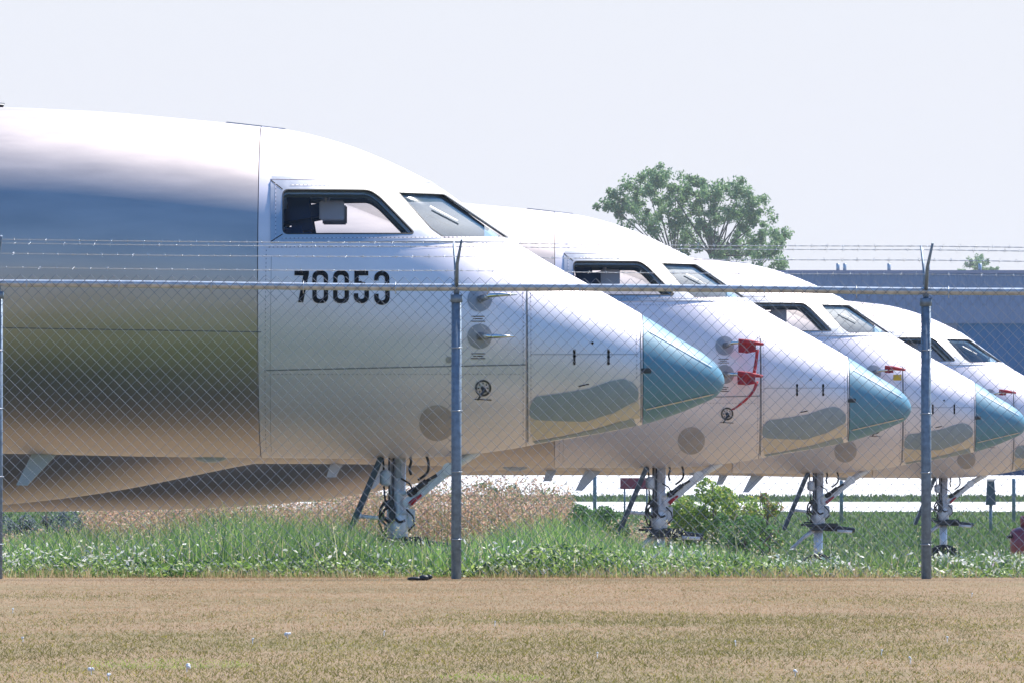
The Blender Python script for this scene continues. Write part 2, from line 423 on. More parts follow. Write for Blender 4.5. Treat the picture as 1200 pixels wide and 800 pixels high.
def line(name, a, b, w_, m, parent, off=.003, side=1):
    a = Vector(a); b = Vector(b); d = (b - a).normalized(); n = Vector((-d.y, d.x)) * w_ / 2
    return patch(name, [[tuple(a - n), tuple(b - n), tuple(b + n), tuple(a + n)]], m, parent, off, side=side, step=.2)
def rounded(pts, r, k=5):
    out = []; n = len(pts)
    for i in range(n):
        p = Vector(pts[i]); a = Vector(pts[i - 1]); b = Vector(pts[(i + 1) % n])
        rr = min(r, (a - p).length / 2.2, (b - p).length / 2.2)
        s = p + (a - p).normalized() * rr; e = p + (b - p).normalized() * rr
        for j in range(k + 1):
            t = j / k; out.append(tuple(s * (1 - t) ** 2 + p * 2 * t * (1 - t) + e * t * t))
    return out
def inset(poly, d):
    n = len(poly); A = sum(poly[i][0] * poly[(i + 1) % n][1] - poly[(i + 1) % n][0] * poly[i][1] for i in range(n)); s = 1 if A > 0 else -1
    out = []
    for i in range(n):
        p = Vector(poly[i]); a = (p - Vector(poly[i - 1])); b = (Vector(poly[(i + 1) % n]) - p)
        if a.length < 1e-6 or b.length < 1e-6: out.append(tuple(p)); continue
        a.normalize(); b.normalize(); t = (a + b)
        if t.length < 1e-6: out.append(tuple(p)); continue
        t.normalize(); nrm = Vector((-t.y, t.x)) * s; k = max(.5, t.dot(a)); out.append(tuple(p + nrm * d / k))
    return out
def circ(cx, cy, r, n=24): return [(cx + r * math.cos(2 * math.pi * i / n), cy + r * math.sin(2 * math.pi * i / n)) for i in range(n)]

WIN = rounded(PP([(331, 223), (433, 223), (445, 231), (487, 275), (331, 275)]), .045)
SCR = rounded(PP([(465, 226), (520, 228.5), (596, 280), (520, 279.5), (505, 269)]), .02)
U_R = .63; U_S = pu(307)

def make_jet():
    root = empty('business_jet', (0, 0, 0))
    skin('radome', 0, U_R - .004, M['radome'], root, nu=40, closed_tip=True)
    fu = skin('fuselage', U_S + .006, 27, M['bare'], root, nu=150)
    # tail end cap
    us = 27; MB().add([sp(us, 2 * math.pi * k / 48) for k in range(48)], [tuple(range(48))]).build('tail_cap', M['bare'], root)
    # nose section with its window openings, in the unrolled (u, theta) plane
    def holes(off_th=0): return [uth(WIN), uth(SCR)]
    def section(name, ua, ub, m, off, step, hol):
        vs_out = []
        n = int((ub - ua) / .04)
        outer = [(ua + (ub - ua) * i / n, 0.0) for i in range(n)] + [(ub, math.pi * i / 60) for i in range(60)] + \
                [(ub - (ub - ua) * i / n, math.pi) for i in range(n)] + [(ua, math.pi * (1 - i / 60)) for i in range(60)]
        ov, tr = cdt([outer] + hol, step)
        V = []; N = []; F = []
        for sg in (1, -1):
            b = len(V)
            for u, t in ov:
                tt = t if sg > 0 else 2 * math.pi - t; V.append(sp(u, tt, off)); N.append(sn(u, tt))
            F += [tuple(i + b for i in (t if sg > 0 else t[::-1])) for t in tr]
        me = bpy.data.meshes.new(name); me.from_pydata(V, [], F); me.update(); me.polygons.foreach_set('use_smooth', [True] * len(F))
        fl = sum(1 for p in me.polygons[:200] if p.normal.dot(N[p.vertices[0]]) < 0)
        if fl > 100: me.flip_normals()
        me.normals_split_custom_set_from_vertices([tuple(n_) for n_ in N])
        me.materials.append(m); o = bpy.data.objects.new(name, me); C.objects.link(o); o.parent = root; return o
    UP = pu(616.5)
    section('nose_section', U_R + .004, UP - .003, M['nose'], 0, .07, [])
    section('cockpit_section', UP + .003, U_S, M['satin'], 0, .06, holes())
    section('cockpit_liner', UP + .3, U_S - .02, M['liner'], -.032, .09, [uth(inset(WIN, .012)), uth(inset(SCR, .012))])
    MB().add([sp(UP, 2 * math.pi * k / 48, -.01) for k in range(48)], [tuple(range(48))]).build('pressure_bulkhead', M['liner'], root)
    MB().add([sp(U_S - .03, 2 * math.pi * k / 48, -.02) for k in range(48)], [tuple(range(48))]).build('cabin_bulkhead', M['liner'], root)
    surr = PP([(317, 212), (380, 212.5), (508, 216.5), (519, 225), (603, 284.5), (317, 284.5)])
    for sd in (1, -1):
        patch('window_surround', [surr, inset(WIN, -.001), inset(SCR, -.001)], M['surround'], root, .008, .012, sd, step=.06)
        a = patch('cockpit_window', [WIN], M['glass'], root, -.02, side=sd)
        patch('seal', [inset(WIN, -.002), inset(WIN, .007)], M['seal'], a, .010, .015, sd)
        a = patch('windshield', [SCR], M['screen'], root, -.012, side=sd)
        patch('seal', [inset(SCR, -.003), inset(SCR, .006)], M['seal'], a, .009, .006, sd)
        # inner trim of the side window
        patch('window_reveal', [inset(WIN, -.002), inset(WIN, .016)], mat('olive_trim', (.10, .11, .10), .6) if 'olive_trim' not in bpy.data.materials else bpy.data.materials['olive_trim'], root, -.035, .03, sd)
        # seams of the surround
        for q in (((317, 212), (331, 223)), ((317, 284), (331, 275)), ((434, 214), (434, 223))):
            line('seam', P(*q[0]), P(*q[1]), .006, M['seam'], root, .010, sd)
        line('seam', P(310, 433.5), P(616, 427), .008, M['seam'], root, .003, sd)
        line('seam', P(318, 300), P(318, 528), .003, M['plate'], root, .003, sd)
        line('seam', P(617.5, 340), P(618.5, 517), .009, M['seam'], root, .003, sd)
        line('seam', P(750, 374), P(751, 494), .008, M['seam'], root, .003, sd)
        line('seam', P(0, 384), P(306, 389), .008, M['seam'], root, .003, sd)
        line('seam', P(622, 415), P(748, 415), .005, M['plate'], root, .003, sd)
        line('roof_strip', P(318, 209), P(508, 214), .022, M['surround'], root, .006, sd)
        line('wiper_arm', P(502, 245), P(534, 262), .012, M['dark'], root, .03, sd)
        for xa_, ya_, yb_ in ((323, 216, 283), (613, 325, 515), (622, 330, 512), (312, 292, 528), (746, 376, 442)):
            line('rivet_row', P(xa_, ya_), P(xa_, yb_), .004, M['rivz'], root, .0105 if xa_ == 323 else .0028, sd)
        for ya_, xa_, xb_ in ((218, 340, 455), (280, 330, 590), (438, 312, 612), (290, 312, 600)):
            line('rivet_row', P(xa_, ya_), P(xb_, ya_), .004, M['rivx'], root, .0105 if ya_ in (218, 280) else .0028, sd)
        # primer patches under the nose
        patch('primer_patch', [PP([(620, 491), (640, 490), (690, 492), (720, 483), (748, 468), (750, 489), (730, 492), (700, 500), (660, 509), (624, 515)])], M['cream'], root, .003, side=sd)
        patch('filler_patch', [rounded(PP([(621, 474), (628, 464), (646, 462), (690, 455), (712, 447), (730, 443), (741, 447), (748, 455), (748, 467), (720, 482), (686, 493), (650, 492), (628, 491), (620, 487)]), .03)], M['greypatch'], root, .006, side=sd)
        patch('lower_patch', [PP([(624, 516.5), (660, 510.5), (700, 501.5), (742, 489), (746, 498), (700, 507), (660, 513), (628, 519)])], M['greypatch'], root, .004, side=sd)
        # sensors
        for cy in (351, 394):
            pl = patch('sensor_plate', [circ(*P(562, cy), .093)], M['plate'], root, .004, side=sd)
            u, z = P(562, cy); th = theta(u, z); th = th if sd > 0 else 2 * math.pi - th
            base = sp(u, th, .004); out = sn(u, th)
            q = Vector((1, 0, 0))
            MB().tube([base, base + out * .10 + q * .05, base + out * .115 + q * .12, base + out * .118 + q * .24], [.030, .020, .016, .004], 8).build('pitot_probe', M['chrome'], pl)
            for dy, l in ((21, .10), (24, .07), (27, .11)):
                u2, z2 = P(560, cy + dy * .95); line('stencil_mark', (u2 - l / 2, z2), (u2 + l / 2, z2), .006, M['redmark'], root, .004, sd)
        pl = patch('vane_plate', [circ(*P(566, 454), .062), circ(*P(566, 454), .048)], M['dark'], root, .005, side=sd)
        u, z = P(566, 454); th = theta(u, z); th = th if sd > 0 else 2 * math.pi - th; b0 = sp(u, th, .0); nn = sn(u, th)
        MB().tube([b0, b0 + nn * .05], .018, 8).tube([b0 + nn * .04, b0 + nn * .05 + Vector((-.05, 0, -.07))], [.012, .006], 6).build('vane', M['dark'], pl)
        for k in range(8):
            a = k * math.pi / 4; line('bolt', (u + .03 * math.cos(a), z + .03 * math.sin(a)), (u + .042 * math.cos(a), z + .042 * math.sin(a)), .008, M['dark'], pl, .006, sd)
        line('stencil_mark', P(556, 467), P(576, 468), .006, M['redmark'], root, .004, sd)
        patch('static_port', [circ(*P(526, 421), .026, 14)], M['disc'], root, .004, side=sd)
        patch('static_port', [circ(*P(694, 402), .010, 10)], M['dark'], root, .004, side=sd)
        for xx, ys in ((673, (411, 417, 424)), (713, (412, 418, 425))):
            for yy in ys: patch('vent_hole', [circ(*P(xx, yy), .011, 10)], M['dark'], root, .004, side=sd)
            line('vent_strip', P(xx, 409), P(xx, 427), .016, M['plate'], root, .003, sd)
        patch('access_cover', [circ(*P(512, 495), .135)], M['disc'], root, .003, side=sd)
        patch('radome_port', [rounded(PP([(751, 431), (763, 431), (763, 437), (751, 437)]), .01)], M['dark'], root, .004, side=sd)
        line('stencil_mark', P(678, 452), P(690, 449.5), .008, M['redmark'], root, .004, sd)
        line('lightning_strip', P(757, 479), P(836, 461), .009, M['cream'], root, .006, sd)
        line('lightning_strip', P(760, 388), P(834, 430), .007, M['antenna'], root, .006, sd)
    # interior
    def L(u, y, z): return (UG - u, y, z + HG)
    for sy in (-.55, .55):
        mb = MB(); rt = Matrix.Rotation(R(-10), 3, 'Y')
        mb.box(L(3.24, sy, 1.45), (.26, .50, .62), rt, .06).box(L(3.24, sy, 1.86), (.34, .32, .28), rt, .09).box(L(2.9, sy, 1.14), (.55, .5, .14), None, .04)
        mb.build('pilot_seat', M['seat'], root)
        u, z = P(388, 245); MB().box(L(u, sy * 1.25, z - .005), (.19, .02, .15), None, .009).tube([L(u + .05, sy * 1.25, z + .06), L(u + .05, sy * 1.2, z + .16)], .012, 8).build('sun_visor', M['visor'], root)
    V = []
    for u_, zt_, zb_, w_ in ((2.55, 1.60, 1.40, .86), (2.42, 1.72, 1.36, .82), (2.1, 1.66, 1.3, .74), (1.85, 1.57, 1.25, .62)):
        V += [L(u_, -w_, zb_), L(u_, -w_ * .8, zt_), L(u_, w_ * .8, zt_), L(u_, w_, zb_)]
    F = [(3, 2, 1, 0), (12, 13, 14, 15)]
    for i in range(3):
        for k in range(4): F.append((i * 4 + k, i * 4 + (k + 1) % 4, i * 4 + 4 + (k + 1) % 4, i * 4 + 4 + k))
    MB().add(V, F).build('glareshield', M['shield'], root)
    MB().box(L(2.75, 0, .95), (1.4, 1.5, .04)).build('cockpit_floor', M['seat'], root)
    MB().box(L(2.6, 0, 1.40), (.3, .35, .5), None, .03).build('centre_console', M['dark'], root)
    # belly aerials
    def swept(name, pts, y=0, t=.018, m=M['antenna']):
        return MB().prism([(UG - pu(x), pz(yy) + HG) for x, yy in pts], y - t, y + t).build(name, m, root)
    swept('blade_aerial', [(72, 526), (40, 526), (19, 568), (32, 568.5)])
    mb = MB().ball(L(pu(247), 0, pz(535)), (.13, .05, .045), 16, 8); mb.build('oval_aerial', M['antenna'], root)
    swept('blade_aerial', [(-12, 526), (-32, 526), (-26, 551), (-46, 551)][:2] + [(-40, 551), (-26, 551)])
    MB().tube([L(5.6, 0, 2.67), L(5.52, 0, 2.70), L(5.75, 0, 2.73)], [.03, .02, .01], 8).build('roof_aerial', M['dark'], root)
    u = pu(300); MB().prism([(UG - u - .25, f_top(SQ(u + .25)) + HG - .01), (UG - u + .25, f_top(SQ(u - .25)) + HG - .01), (UG - u + .22, f_top(SQ(u - .22)) + HG + .009), (UG - u - .22, f_top(SQ(u + .22)) + HG + .009)], -.03, .03).build('roof_ridge', M['surround'], root)
    # nose gear, drawn on the first jet's layout
    def G(x, y, yy=0): return Vector((UG - pu(x), yy, pz(y) + HG))
    s_ = HG - .0
    MB().tube([G(467, 532), G(466, 575), G(466, 577), G(466, 588)], [.060, .060, .074, .078], 14).tube([G(466, 588), G(466, 618), G(466, 640)], [.082, .084, .075], 14).tube([G(466, 640), G(466, 722)], .055, 14).build('strut', M['strut'], root)
    MB().box(G(467, 551, -.055), (.045, .02, .11), None, .004).build('data_plate', M['plate'], root)
    dr = MB(); a, b = G(474, 592), G(530, 546); d = (b - a); L_ = d.length; ang = math.atan2(d.z, d.x); rt = Matrix.Rotation(-ang, 3, 'Y')
    for yy in (-.09, .09): dr.box((a + b) / 2 + Vector((0, yy, 0)), (L_, .03, .075), rt, .012)
    dr.box((a + b) / 2 + d * .1, (L_ * .5, .17, .03), rt, .008).tube([G(526, 549, -.13), G(526, 549, .13)], .05, 14)
    dr.tube([G(526, 549, -.05), G(560, 528, -.05)], .035, 10).tube([G(526, 549, .05), G(560, 528, .05)], .035, 10)
    dr.build('drag_brace', M['strut'], root)
    MB().tube([G(486, 574, -.13), G(500, 563, -.13)], .022, 10).tube([G(500, 563, -.13), G(512, 556, -.13)], .012, 8).tube([G(480, 578, -.1), G(486, 574, -.13)], .03, 8).build('retract_actuator', M['dark'], root)
    MB().tube([G(480, 591, -.12), G(486, 585, -.12), G(494, 579, -.12)], [.02, .016, .01], 8).build('lock_pin_flag', M['red'], root)
    # nose gear door, hanging behind the strut
    dm = MB(); a, b = G(447, 535), G(402, 641); d = b - a; ang = math.atan2(d.z, d.x)
    dm.box((a + b) / 2, (d.length, .44, .045), Matrix.Rotation(-ang, 3, 'Y'), .012); dd = dm.build('gear_door', M['door'], root)
    MB().tube([G(421, 604, -.15), G(456, 608, -.08)], .016, 8).ball(G(420, 604, -.16), .028, 10, 6).build('door_link', M['strut'], root)
    # canister, pipes, hoses
    MB().tube([G(452, 550, -.1), G(452, 553, -.1), G(452, 566, -.1), G(451, 569, -.1)], [.02, .045, .045, .02], 12).build('canister', M['antenna'], root)
    for q in ([(449, 534), (450, 551)], [(456.5, 532), (456, 560), (457, 600)], [(461.5, 532), (461, 580), (460, 612)], [(450, 569), (452, 590)]):
        MB().tube([G(x, y, -.10) for x, y in q], .008, 6).build('pipe', M['dark'], root)
    for q in ([(480, 533), (482, 540), (480, 548), (482, 556)], [(499, 532), (502, 540), (502, 550), (498, 556), (490, 562)], [(451, 588), (446, 596), (446, 608), (452, 615), (452, 624)], [(462, 605), (468, 611), (475, 609)], [(458, 592), (450, 598), (450, 606), (457, 612)]):
        pts = [G(x, y, -.12) for x, y in q]; out = []
        for i in range(len(pts) - 1):
            for k in range(4):
                t = k / 4; p0 = pts[max(i - 1, 0)]; p1 = pts[i]; p2 = pts[i + 1]; p3 = pts[min(i + 2, len(pts) - 1)]
                out.append(.5 * ((2 * p1) + (p2 - p0) * t + (2 * p0 - 5 * p1 + 4 * p2 - p3) * t * t + (3 * p1 - p0 - 3 * p2 + p3) * t ** 3))
        MB().tube(out + [pts[-1]], .010, 6).build('hose', M['hose'], root)
    for q in ([(470, 560), (480, 566), (484, 574), (488, 570)], [(476, 596), (484, 604), (486, 614), (478, 622)], [(448, 600), (444, 610), (448, 622), (456, 628)]):
        MB().tube([G(x, y, -.11) for x, y in q], .007, 6).build('hose', M['hose'], root)
    MB().box(G(466, 577, -.07), (.14, .03, .03), None, .006).box(G(466, 600, -.07), (.15, .03, .025), None, .006).box(G(467, 588, -.075), (.03, .03, .2), None, .006).build('clamp', M['antenna'], root)
    MB().box(G(456, 590, -.08), (.08, .06, .06), None, .01).box(G(460, 600, -.09), (.05, .05, .12), None, .008).build('steering_valve', M['dark'], root)
    MB().box(G(482, 607, 0), (.06, .10, .15), None, .01).build('taxi_lamp', M['white'], root)
    # steering collar and towing head
    MB().box(G(467, 633), (.30, .24, .035), None, .008).box(G(467, 639), (.22, .28, .035), None, .008).tube([G(434, 631, -.05), G(500, 631, -.05)], .012, 8).box(G(482, 632, -.05), (.26, .06, .05), None, .01).tube([G(440, 627, .06), G(470, 627, .06)], .01, 6).build('steering_collar', M['dark'], root)
    MB().tube([G(478, 638, -.02), G(505, 638, -.02), G(533, 641, -.02)], [.03, .032, .028], 10).build('towing_arm', M['dark'], root)
    MB().tube([G(500, 642, -.06), G(528, 644, -.06)], .018, 8).build('arm_tube', M['strut'], root)
    MB().tube([G(458, 640, -.05), G(438, 655, -.05), G(424, 668, -.05), G(417, 676, -.05)], [.03, .022, .02, .03], 8).build('torque_link', M['strut'], root)
    for yy in (-.17, .17):
        wl = MB(); rad = .27; ww = .085
        prof = [(.13, -ww * .7), (.16, -ww), (rad - .03, -ww), (rad - .008, -ww * .7), (rad, -ww * .25), (rad, ww * .25), (rad - .008, ww * .7), (rad - .03, ww), (.16, ww), (.13, ww * .7)]
        n = 32; V = []; F = []
        for k in range(n):
            t = 2 * math.pi * k / n
            for r_, o_ in prof: V.append((r_ * math.cos(t), yy + o_, rad + r_ * math.sin(t)))
        m_ = len(prof)
        for k in range(n):
            for j in range(m_ - 1): F.append((k * m_ + j, k * m_ + j + 1, ((k + 1) % n) * m_ + j + 1, ((k + 1) % n) * m_ + j))
        wo = wl.add(V, F, True).build('wheel', M['tyre'], root)
        MB().tube([(0, yy - .06, rad), (0, yy + .06, rad)], .135, 20).tube([(0, yy - .075, rad), (0, yy + .075, rad)], .04, 12).build('rim', M['strut'], wo)
    # main gear further aft
    for sy in (-1, 1):
        mg = MB().tube([L(17, sy * .9, .0), (UG - 17, sy * 1.6, .4)], .09, 10).tube([(UG - 17, sy * 1.25, .42), (UG - 17, sy * 1.95, .42)], .05, 10).build('main_gear', M['strut'], root)
        for o_ in (1.35, 1.85): MB().tube([(UG - 17, sy * o_ - .12, .42), (UG - 17, sy * o_ - .09, .42), (UG - 17, sy * o_ + .09, .42), (UG - 17, sy * o_ + .12, .42)], [.38, .42, .42, .38], 24).build('wheel', M['tyre'], mg)
    return root

def wing_fairing(root):
    fb = pchip([6.0, 6.6, 7.2, 7.8, 8.4, 9.1, 10.3, 12.5, 15, 17, 19.5], [.12, .03, -.09, -.21, -.30, -.37, -.43, -.46, -.44, -.25, .12])
    fw = pchip([6.0, 7.0, 8.5, 11, 15, 19.5], [.9, 1.22, 1.42, 1.55, 1.55, .9])
    V = []; F = []; n = 72; us = [6 + 13.5 * i / 90 for i in range(91)]
    for u in us:
        for k in range(n):
            t = 2 * math.pi * k / n; c, s = math.cos(t), math.sin(t); zb = fb(u); zm = .85; zt = 1.3
            sq = lambda v, e: math.copysign(abs(v) ** e, v)
            V.append((UG - u, fw(u) * sq(s, .85), HG + (zm - (zm - zb) * sq(c, .9) if c > 0 else zm - (zt - zm) * c)))
    for i in range(len(us) - 1):
        for k in range(n): F.append((i * n + k, i * n + (k + 1) % n, (i + 1) * n + (k + 1) % n, (i + 1) * n + k))
    return MB().add(V, F, True).build('wing_fairing', M['bare'], root)

jet = make_jet()
def jetspot(tipx, botrel, s):
    Y = FPX / s; return Vector(((tipx - 600) / s - UG, Y, EYE - (botrel - HY) / s - HG))
GRP = 'unfinished business jets parked in a row'
SPOTS = [(849, 537, 153.0), (1068, 548, 118.0), (1203, 554.5, 97.5), (1307, 560, 80.5)]
LAB = ['bare metal business jet nearest the fence, with the black number on its nose',
       'bare metal business jet second from the fence, red covers on both its nose probes',
       'bare metal business jet third from the fence, red probe cover with a yellow tag',
       'bare metal business jet farthest from the fence, parked in front of the blue hangar doors']
jets = [jet]
for i in range(1, 4): jets.append(copy_tree(jet))
for j, sp_, lb in zip(jets, SPOTS, LAB):
    j.location = jetspot(*sp_); tag(j, lb, 'jet', GRP)
wf = wing_fairing(jets[0])
for j in jets[1:3]:
    c = wf.copy(); C.objects.link(c); c.parent = j

# serial number on the first jet
def stroke(path, w_):
    L_, R_ = [], []
    n = len(path)
    for i in range(n):
        p = Vector(path[i]); a = Vector(path[max(i - 1, 0)]); b = Vector(path[min(i + 1, n - 1)])
        d1 = (p - a) if i else (b - p); d2 = (b - p) if i < n - 1 else d1
        d1.normalize(); d2.normalize(); t = (d1 + d2).normalized(); nn = Vector((-t.y, t.x)) * (w_ / 2) / max(.6, t.dot(d1))
        L_.append(tuple(p + nn)); R_.append(tuple(p - nn))
    return L_ + R_[::-1]
def arc(cx, cy, rx, ry, a0, a1, n=8): return [(cx + rx * math.cos(R(a0 + (a1 - a0) * i / n)), cy + ry * math.sin(R(a0 + (a1 - a0) * i / n))) for i in range(n + 1)]
def digit(polys): patch('serial_digit', [PP(p) for p in polys], M['ink'], jets[0], .004, step=.05)
W_ = 5.2
digit([[(345, 317.8), (362, 317.8), (362, 321), (355.2, 354.5), (349.3, 354.5), (355.4, 323), (345, 323)]])
for cx in (375.2, 399.6):
    def rr(hw, y0, y1, r_): return arc(cx + hw - r_, y1 - r_, r_, r_, 0, 90) + arc(cx - hw + r_, y1 - r_, r_, r_, 90, 180) + arc(cx - hw + r_, y0 + r_, r_, r_, 180, 270) + arc(cx + hw - r_, y0 + r_, r_, r_, 270, 360)
    digit([rr(9.2, 317.5, 355.5, 7), rr(4.2, 322.5, 350.5, 3.6)])
digit([stroke([(431.5, 320.4), (417.8, 320.4), (417.8, 333.5), (422, 332.2)] + arc(423, 339, 6.7, 6.3, -85, 0, 5) + [(429.7, 347)] + arc(423.4, 347.5, 6.3, 5.7, 0, 180, 8) + [(417.1, 344)], W_)])
digit([stroke([(441, 329)] + arc(447.3, 326, 6.3, 5.6, 180, 360, 8) + [(453.6, 330)] + arc(448.3, 331, 5.3, 5.3, 0, 80, 4), W_)])
digit([stroke(arc(448.3, 341.8, 5.6, 5.2, -80, 0, 4) + [(454, 348)] + arc(447.5, 349, 6.5, 6, 0, 180, 8) + [(441, 344.5)], W_)])

# ------------------------------------------------------------------ red probe covers hung on the other jets
def probe_cover(ji, cy, label, tagm=False, long=True, turn=0):
    j = jets[ji]; u, z = P(562, cy); th = theta(u, z); b = j.location + sp(u, th, .118) + Vector((.14, 0, 0))
    r = empty('probe_cover', b); tag(r, label, 'probe cover', 'red covers tied over the nose probes')
    MB().tube([(-.05, 0, .006), (.06, 0, 0), (.20, 0, -.02)], [.028, .026, .012], 8).build('sleeve', M['red'], r)
    rd = random.Random(cy + ji)
    V = []; F = []; n = 8
    wdt = .17 if long else .10
    for i in range(n + 1):
        for k in range(5):
            V.append((-.05 + wdt * i / n + .02 * k / 4 * math.sin(i * .8), .025 * math.sin(i * 1.1 + k * .9), -.01 - (.10 if long else .05) * k / 4 * (1 - .3 * abs(i / n - .45))))
    for i in range(n):
        for k in range(4): F.append((i * 5 + k, i * 5 + k + 1, i * 5 + k + 6, i * 5 + k + 5))
    o = MB().add(V, F, True).build('flag', M['red'], r); s = o.modifiers.new('t', 'SOLIDIFY'); s.thickness = .006
    if long:
        V = []; F = []
        for i in range(11):
            t = i / 10; x = .14 - .04 * t - .20 * turn * t * t; V += [(x - .014, -.01 + .02 * math.sin(t * 7), -.07 - .28 * t), (x + .016, .01 + .02 * math.sin(t * 7 + 1), -.07 - .28 * t)]
            if i: F.append((2 * i - 2, 2 * i - 1, 2 * i + 1, 2 * i))
        o = MB().add(V, F, True).build('streamer', M['red'], r); s = o.modifiers.new('t', 'SOLIDIFY'); s.thickness = .005
    if tagm:
        MB().box((.10, -.01, -.11), (.10, .01, .07), None, .003).build('paper_tag', M['yellow'], r)
probe_cover(1, 351, 'upper of the two red cloth covers on the second jet, with a short hanging streamer', turn=0)
probe_cover(1, 394, 'lower of the two red cloth covers on the second jet, its streamer trailing back', turn=1)
probe_cover(2, 348, 'small red cover with a yellow tag on the third jet', True, False)
probe_cover(3, 348, 'small red cover on the farthest jet near the right edge', False, False)

# ------------------------------------------------------------------ chain-link fence
YF = 70.0; sF = FPX / YF
fr = empty('chain_link_fence', (0, YF, 0)); tag(fr, 'galvanised chain link fence topped with barbed wire in front of the jets', 'fence')
def slope(x): return -(x) * .0075        # the line of the fence drops a little to the right
PITCH = 550 / sF
px0 = (535 - 600) / sF
railz = EYE + (HY - 337) / sF
posts = [(-2.5 - 600) / sF - PITCH * k for k in (2, 1, 0)] + [px0 + PITCH * k for k in range(0, 4)]
for x in posts:
    zt = EYE + (HY - 346) / sF + slope(x); lean = random.uniform(-.004, .004)
    MB().tube([(x + lean, 0, -.3), (x, 0, zt)], .033, 16).tube([(x, 0, zt - .05), (x, 0, zt)], .039, 16).build('post', M['post'], fr)
    mb = MB().tube([(x, 0, zt), (x, 0, zt + .06)], .018, 10)
    mb.prism([(x - .012, zt + .04), (x + .012, zt + .04), (x + .010, zt + .16), (x - .010, zt + .16)], -.012, .012)
    mb.tube([(x, 0, zt + .04), (x + .005, -.14, zt + .20), (x + .035, -.25, zt + .355)], [.014, .011, .008], 8)
    mb.tube([(x, 0, zt + .04), (x - .008, .14, zt + .20), (x - .022, .25, zt + .345)], [.014, .010, .007], 8)
    mb.build('barb_arm', M['post'], fr)
    for k in range(4):
        zz = .25 + k * .42 + random.uniform(-.03, .03)
        MB().tube([(x - .037, .01, zz), (x - .02, -.036, zz), (x + .02, -.036, zz), (x + .037, .01, zz)], .003, 6).build('tie_wire', M['galv'], fr)
xa, xb = posts[0], posts[-1]
pts = [(x, 0, railz + slope(x) + .004 * math.sin(x * 1.7)) for x in np.linspace(xa, xb, 60)]
MB().tube(pts, .024, 14).build('top_rail', M['galv'], fr)
for k in range(int((xb - xa) / .6)):
    x = xa + .3 + k * .6; z = railz + slope(x)
    MB().tube([(x, -.03, z - .05), (x, -.028, z), (x, 0, z + .029), (x, .028, z)], .003, 5).build('rail_tie', M['barb'], fr)
def mesh_fabric(x0, x1):
    px_, pz_ = .0755, .0755; ztop = railz + .062; n = int((x1 - x0) / px_); rows = int((ztop - .02) / (pz_ / 2)); r = .0019
    V = []; F = []
    for i in range(n + 1):
        ph = i % 2
        xc = x0 + i * px_; base = len(V)
        for j in range(rows + 1):
            z = ztop - j * pz_ / 2
            s = 1 if (j % 2) else -1
            x = xc + s * px_ / 4 * 2 * .5 + .0015 * math.sin(j * 1.3 + i * 2.1)
            x = xc + (px_ / 2 if j % 2 else 0) + random.uniform(-.0012, .0012)
            y = -.024 + (.004 if j % 2 else -.004); zz = z + slope(x)
            V += [(x - r, y, zz), (x, y - r, zz), (x + r, y, zz), (x, y + r, zz)]
        for j in range(rows):
            a = base + j * 4
            for k in range(4): F.append((a + k, a + (k + 1) % 4, a + 4 + (k + 1) % 4, a + 4 + k))
    # second family closes the diamonds
    for i in range(n + 1):
        xc = x0 + i * px_; base = len(V)
        for j in range(rows + 1):
            z = ztop - j * pz_ / 2; x = xc - (px_ / 2 if j % 2 else 0) + random.uniform(-.0012, .0012)
            y = -.026 - (.004 if j % 2 else -.004); zz = z + slope(x)
            V += [(x - r, y, zz), (x, y - r, zz), (x + r, y, zz), (x, y + r, zz)]
        for j in range(rows):
            a = base + j * 4
            for k in range(4): F.append((a + k, a + (k + 1) % 4, a + 4 + (k + 1) % 4, a + 4 + k))
    return MB().add(V, F, False)
for a, b in zip(posts, posts[1:]):
    mesh_fabric(a + .0, b - .0).build('wire_mesh', M['wire'], fr)
def barbed(yoff, zpix, sag=.006):
    mb = MB()
    step = .02; n = int((xb - xa) / step)
    for ph in (0, math.pi):
        P_ = []
        for i in range(n + 1):
            x = xa + i * step; t = ((x - px0) / PITCH) % 1; z = EYE + (HY - zpix) / sF + slope(x) - sag * math.sin(math.pi * t)
            P_.append((x, yoff + .0022 * math.cos(i * .9 + ph), z + .0022 * math.sin(i * .9 + ph)))
        mb.tube(P_, .0014, 4, False, False)
    x = xa + .05
    while x < xb:
        t = ((x - px0) / PITCH) % 1; z = EYE + (HY - zpix) / sF + slope(x) - sag * math.sin(math.pi * t)
        for q in range(2):
            a = random.uniform(0, 3.1); d = Vector((.4 * random.uniform(-1, 1), math.cos(a), math.sin(a))).normalized() * .017
            c = Vector((x + q * .006, yoff, z)); mb.tube([c - d, c + d], [.0006, .0011], 4, False, False)
        mb.ball((x, yoff, z), (.007, .0035, .0035), 6, 4)
        x += .105 + random.uniform(-.01, .01)
    mb.build('barbed_wire', M['barb'], fr)
barbed(-.235, 286); barbed(-.15, 302); barbed(-.07, 318); barbed(.235, 288.5)

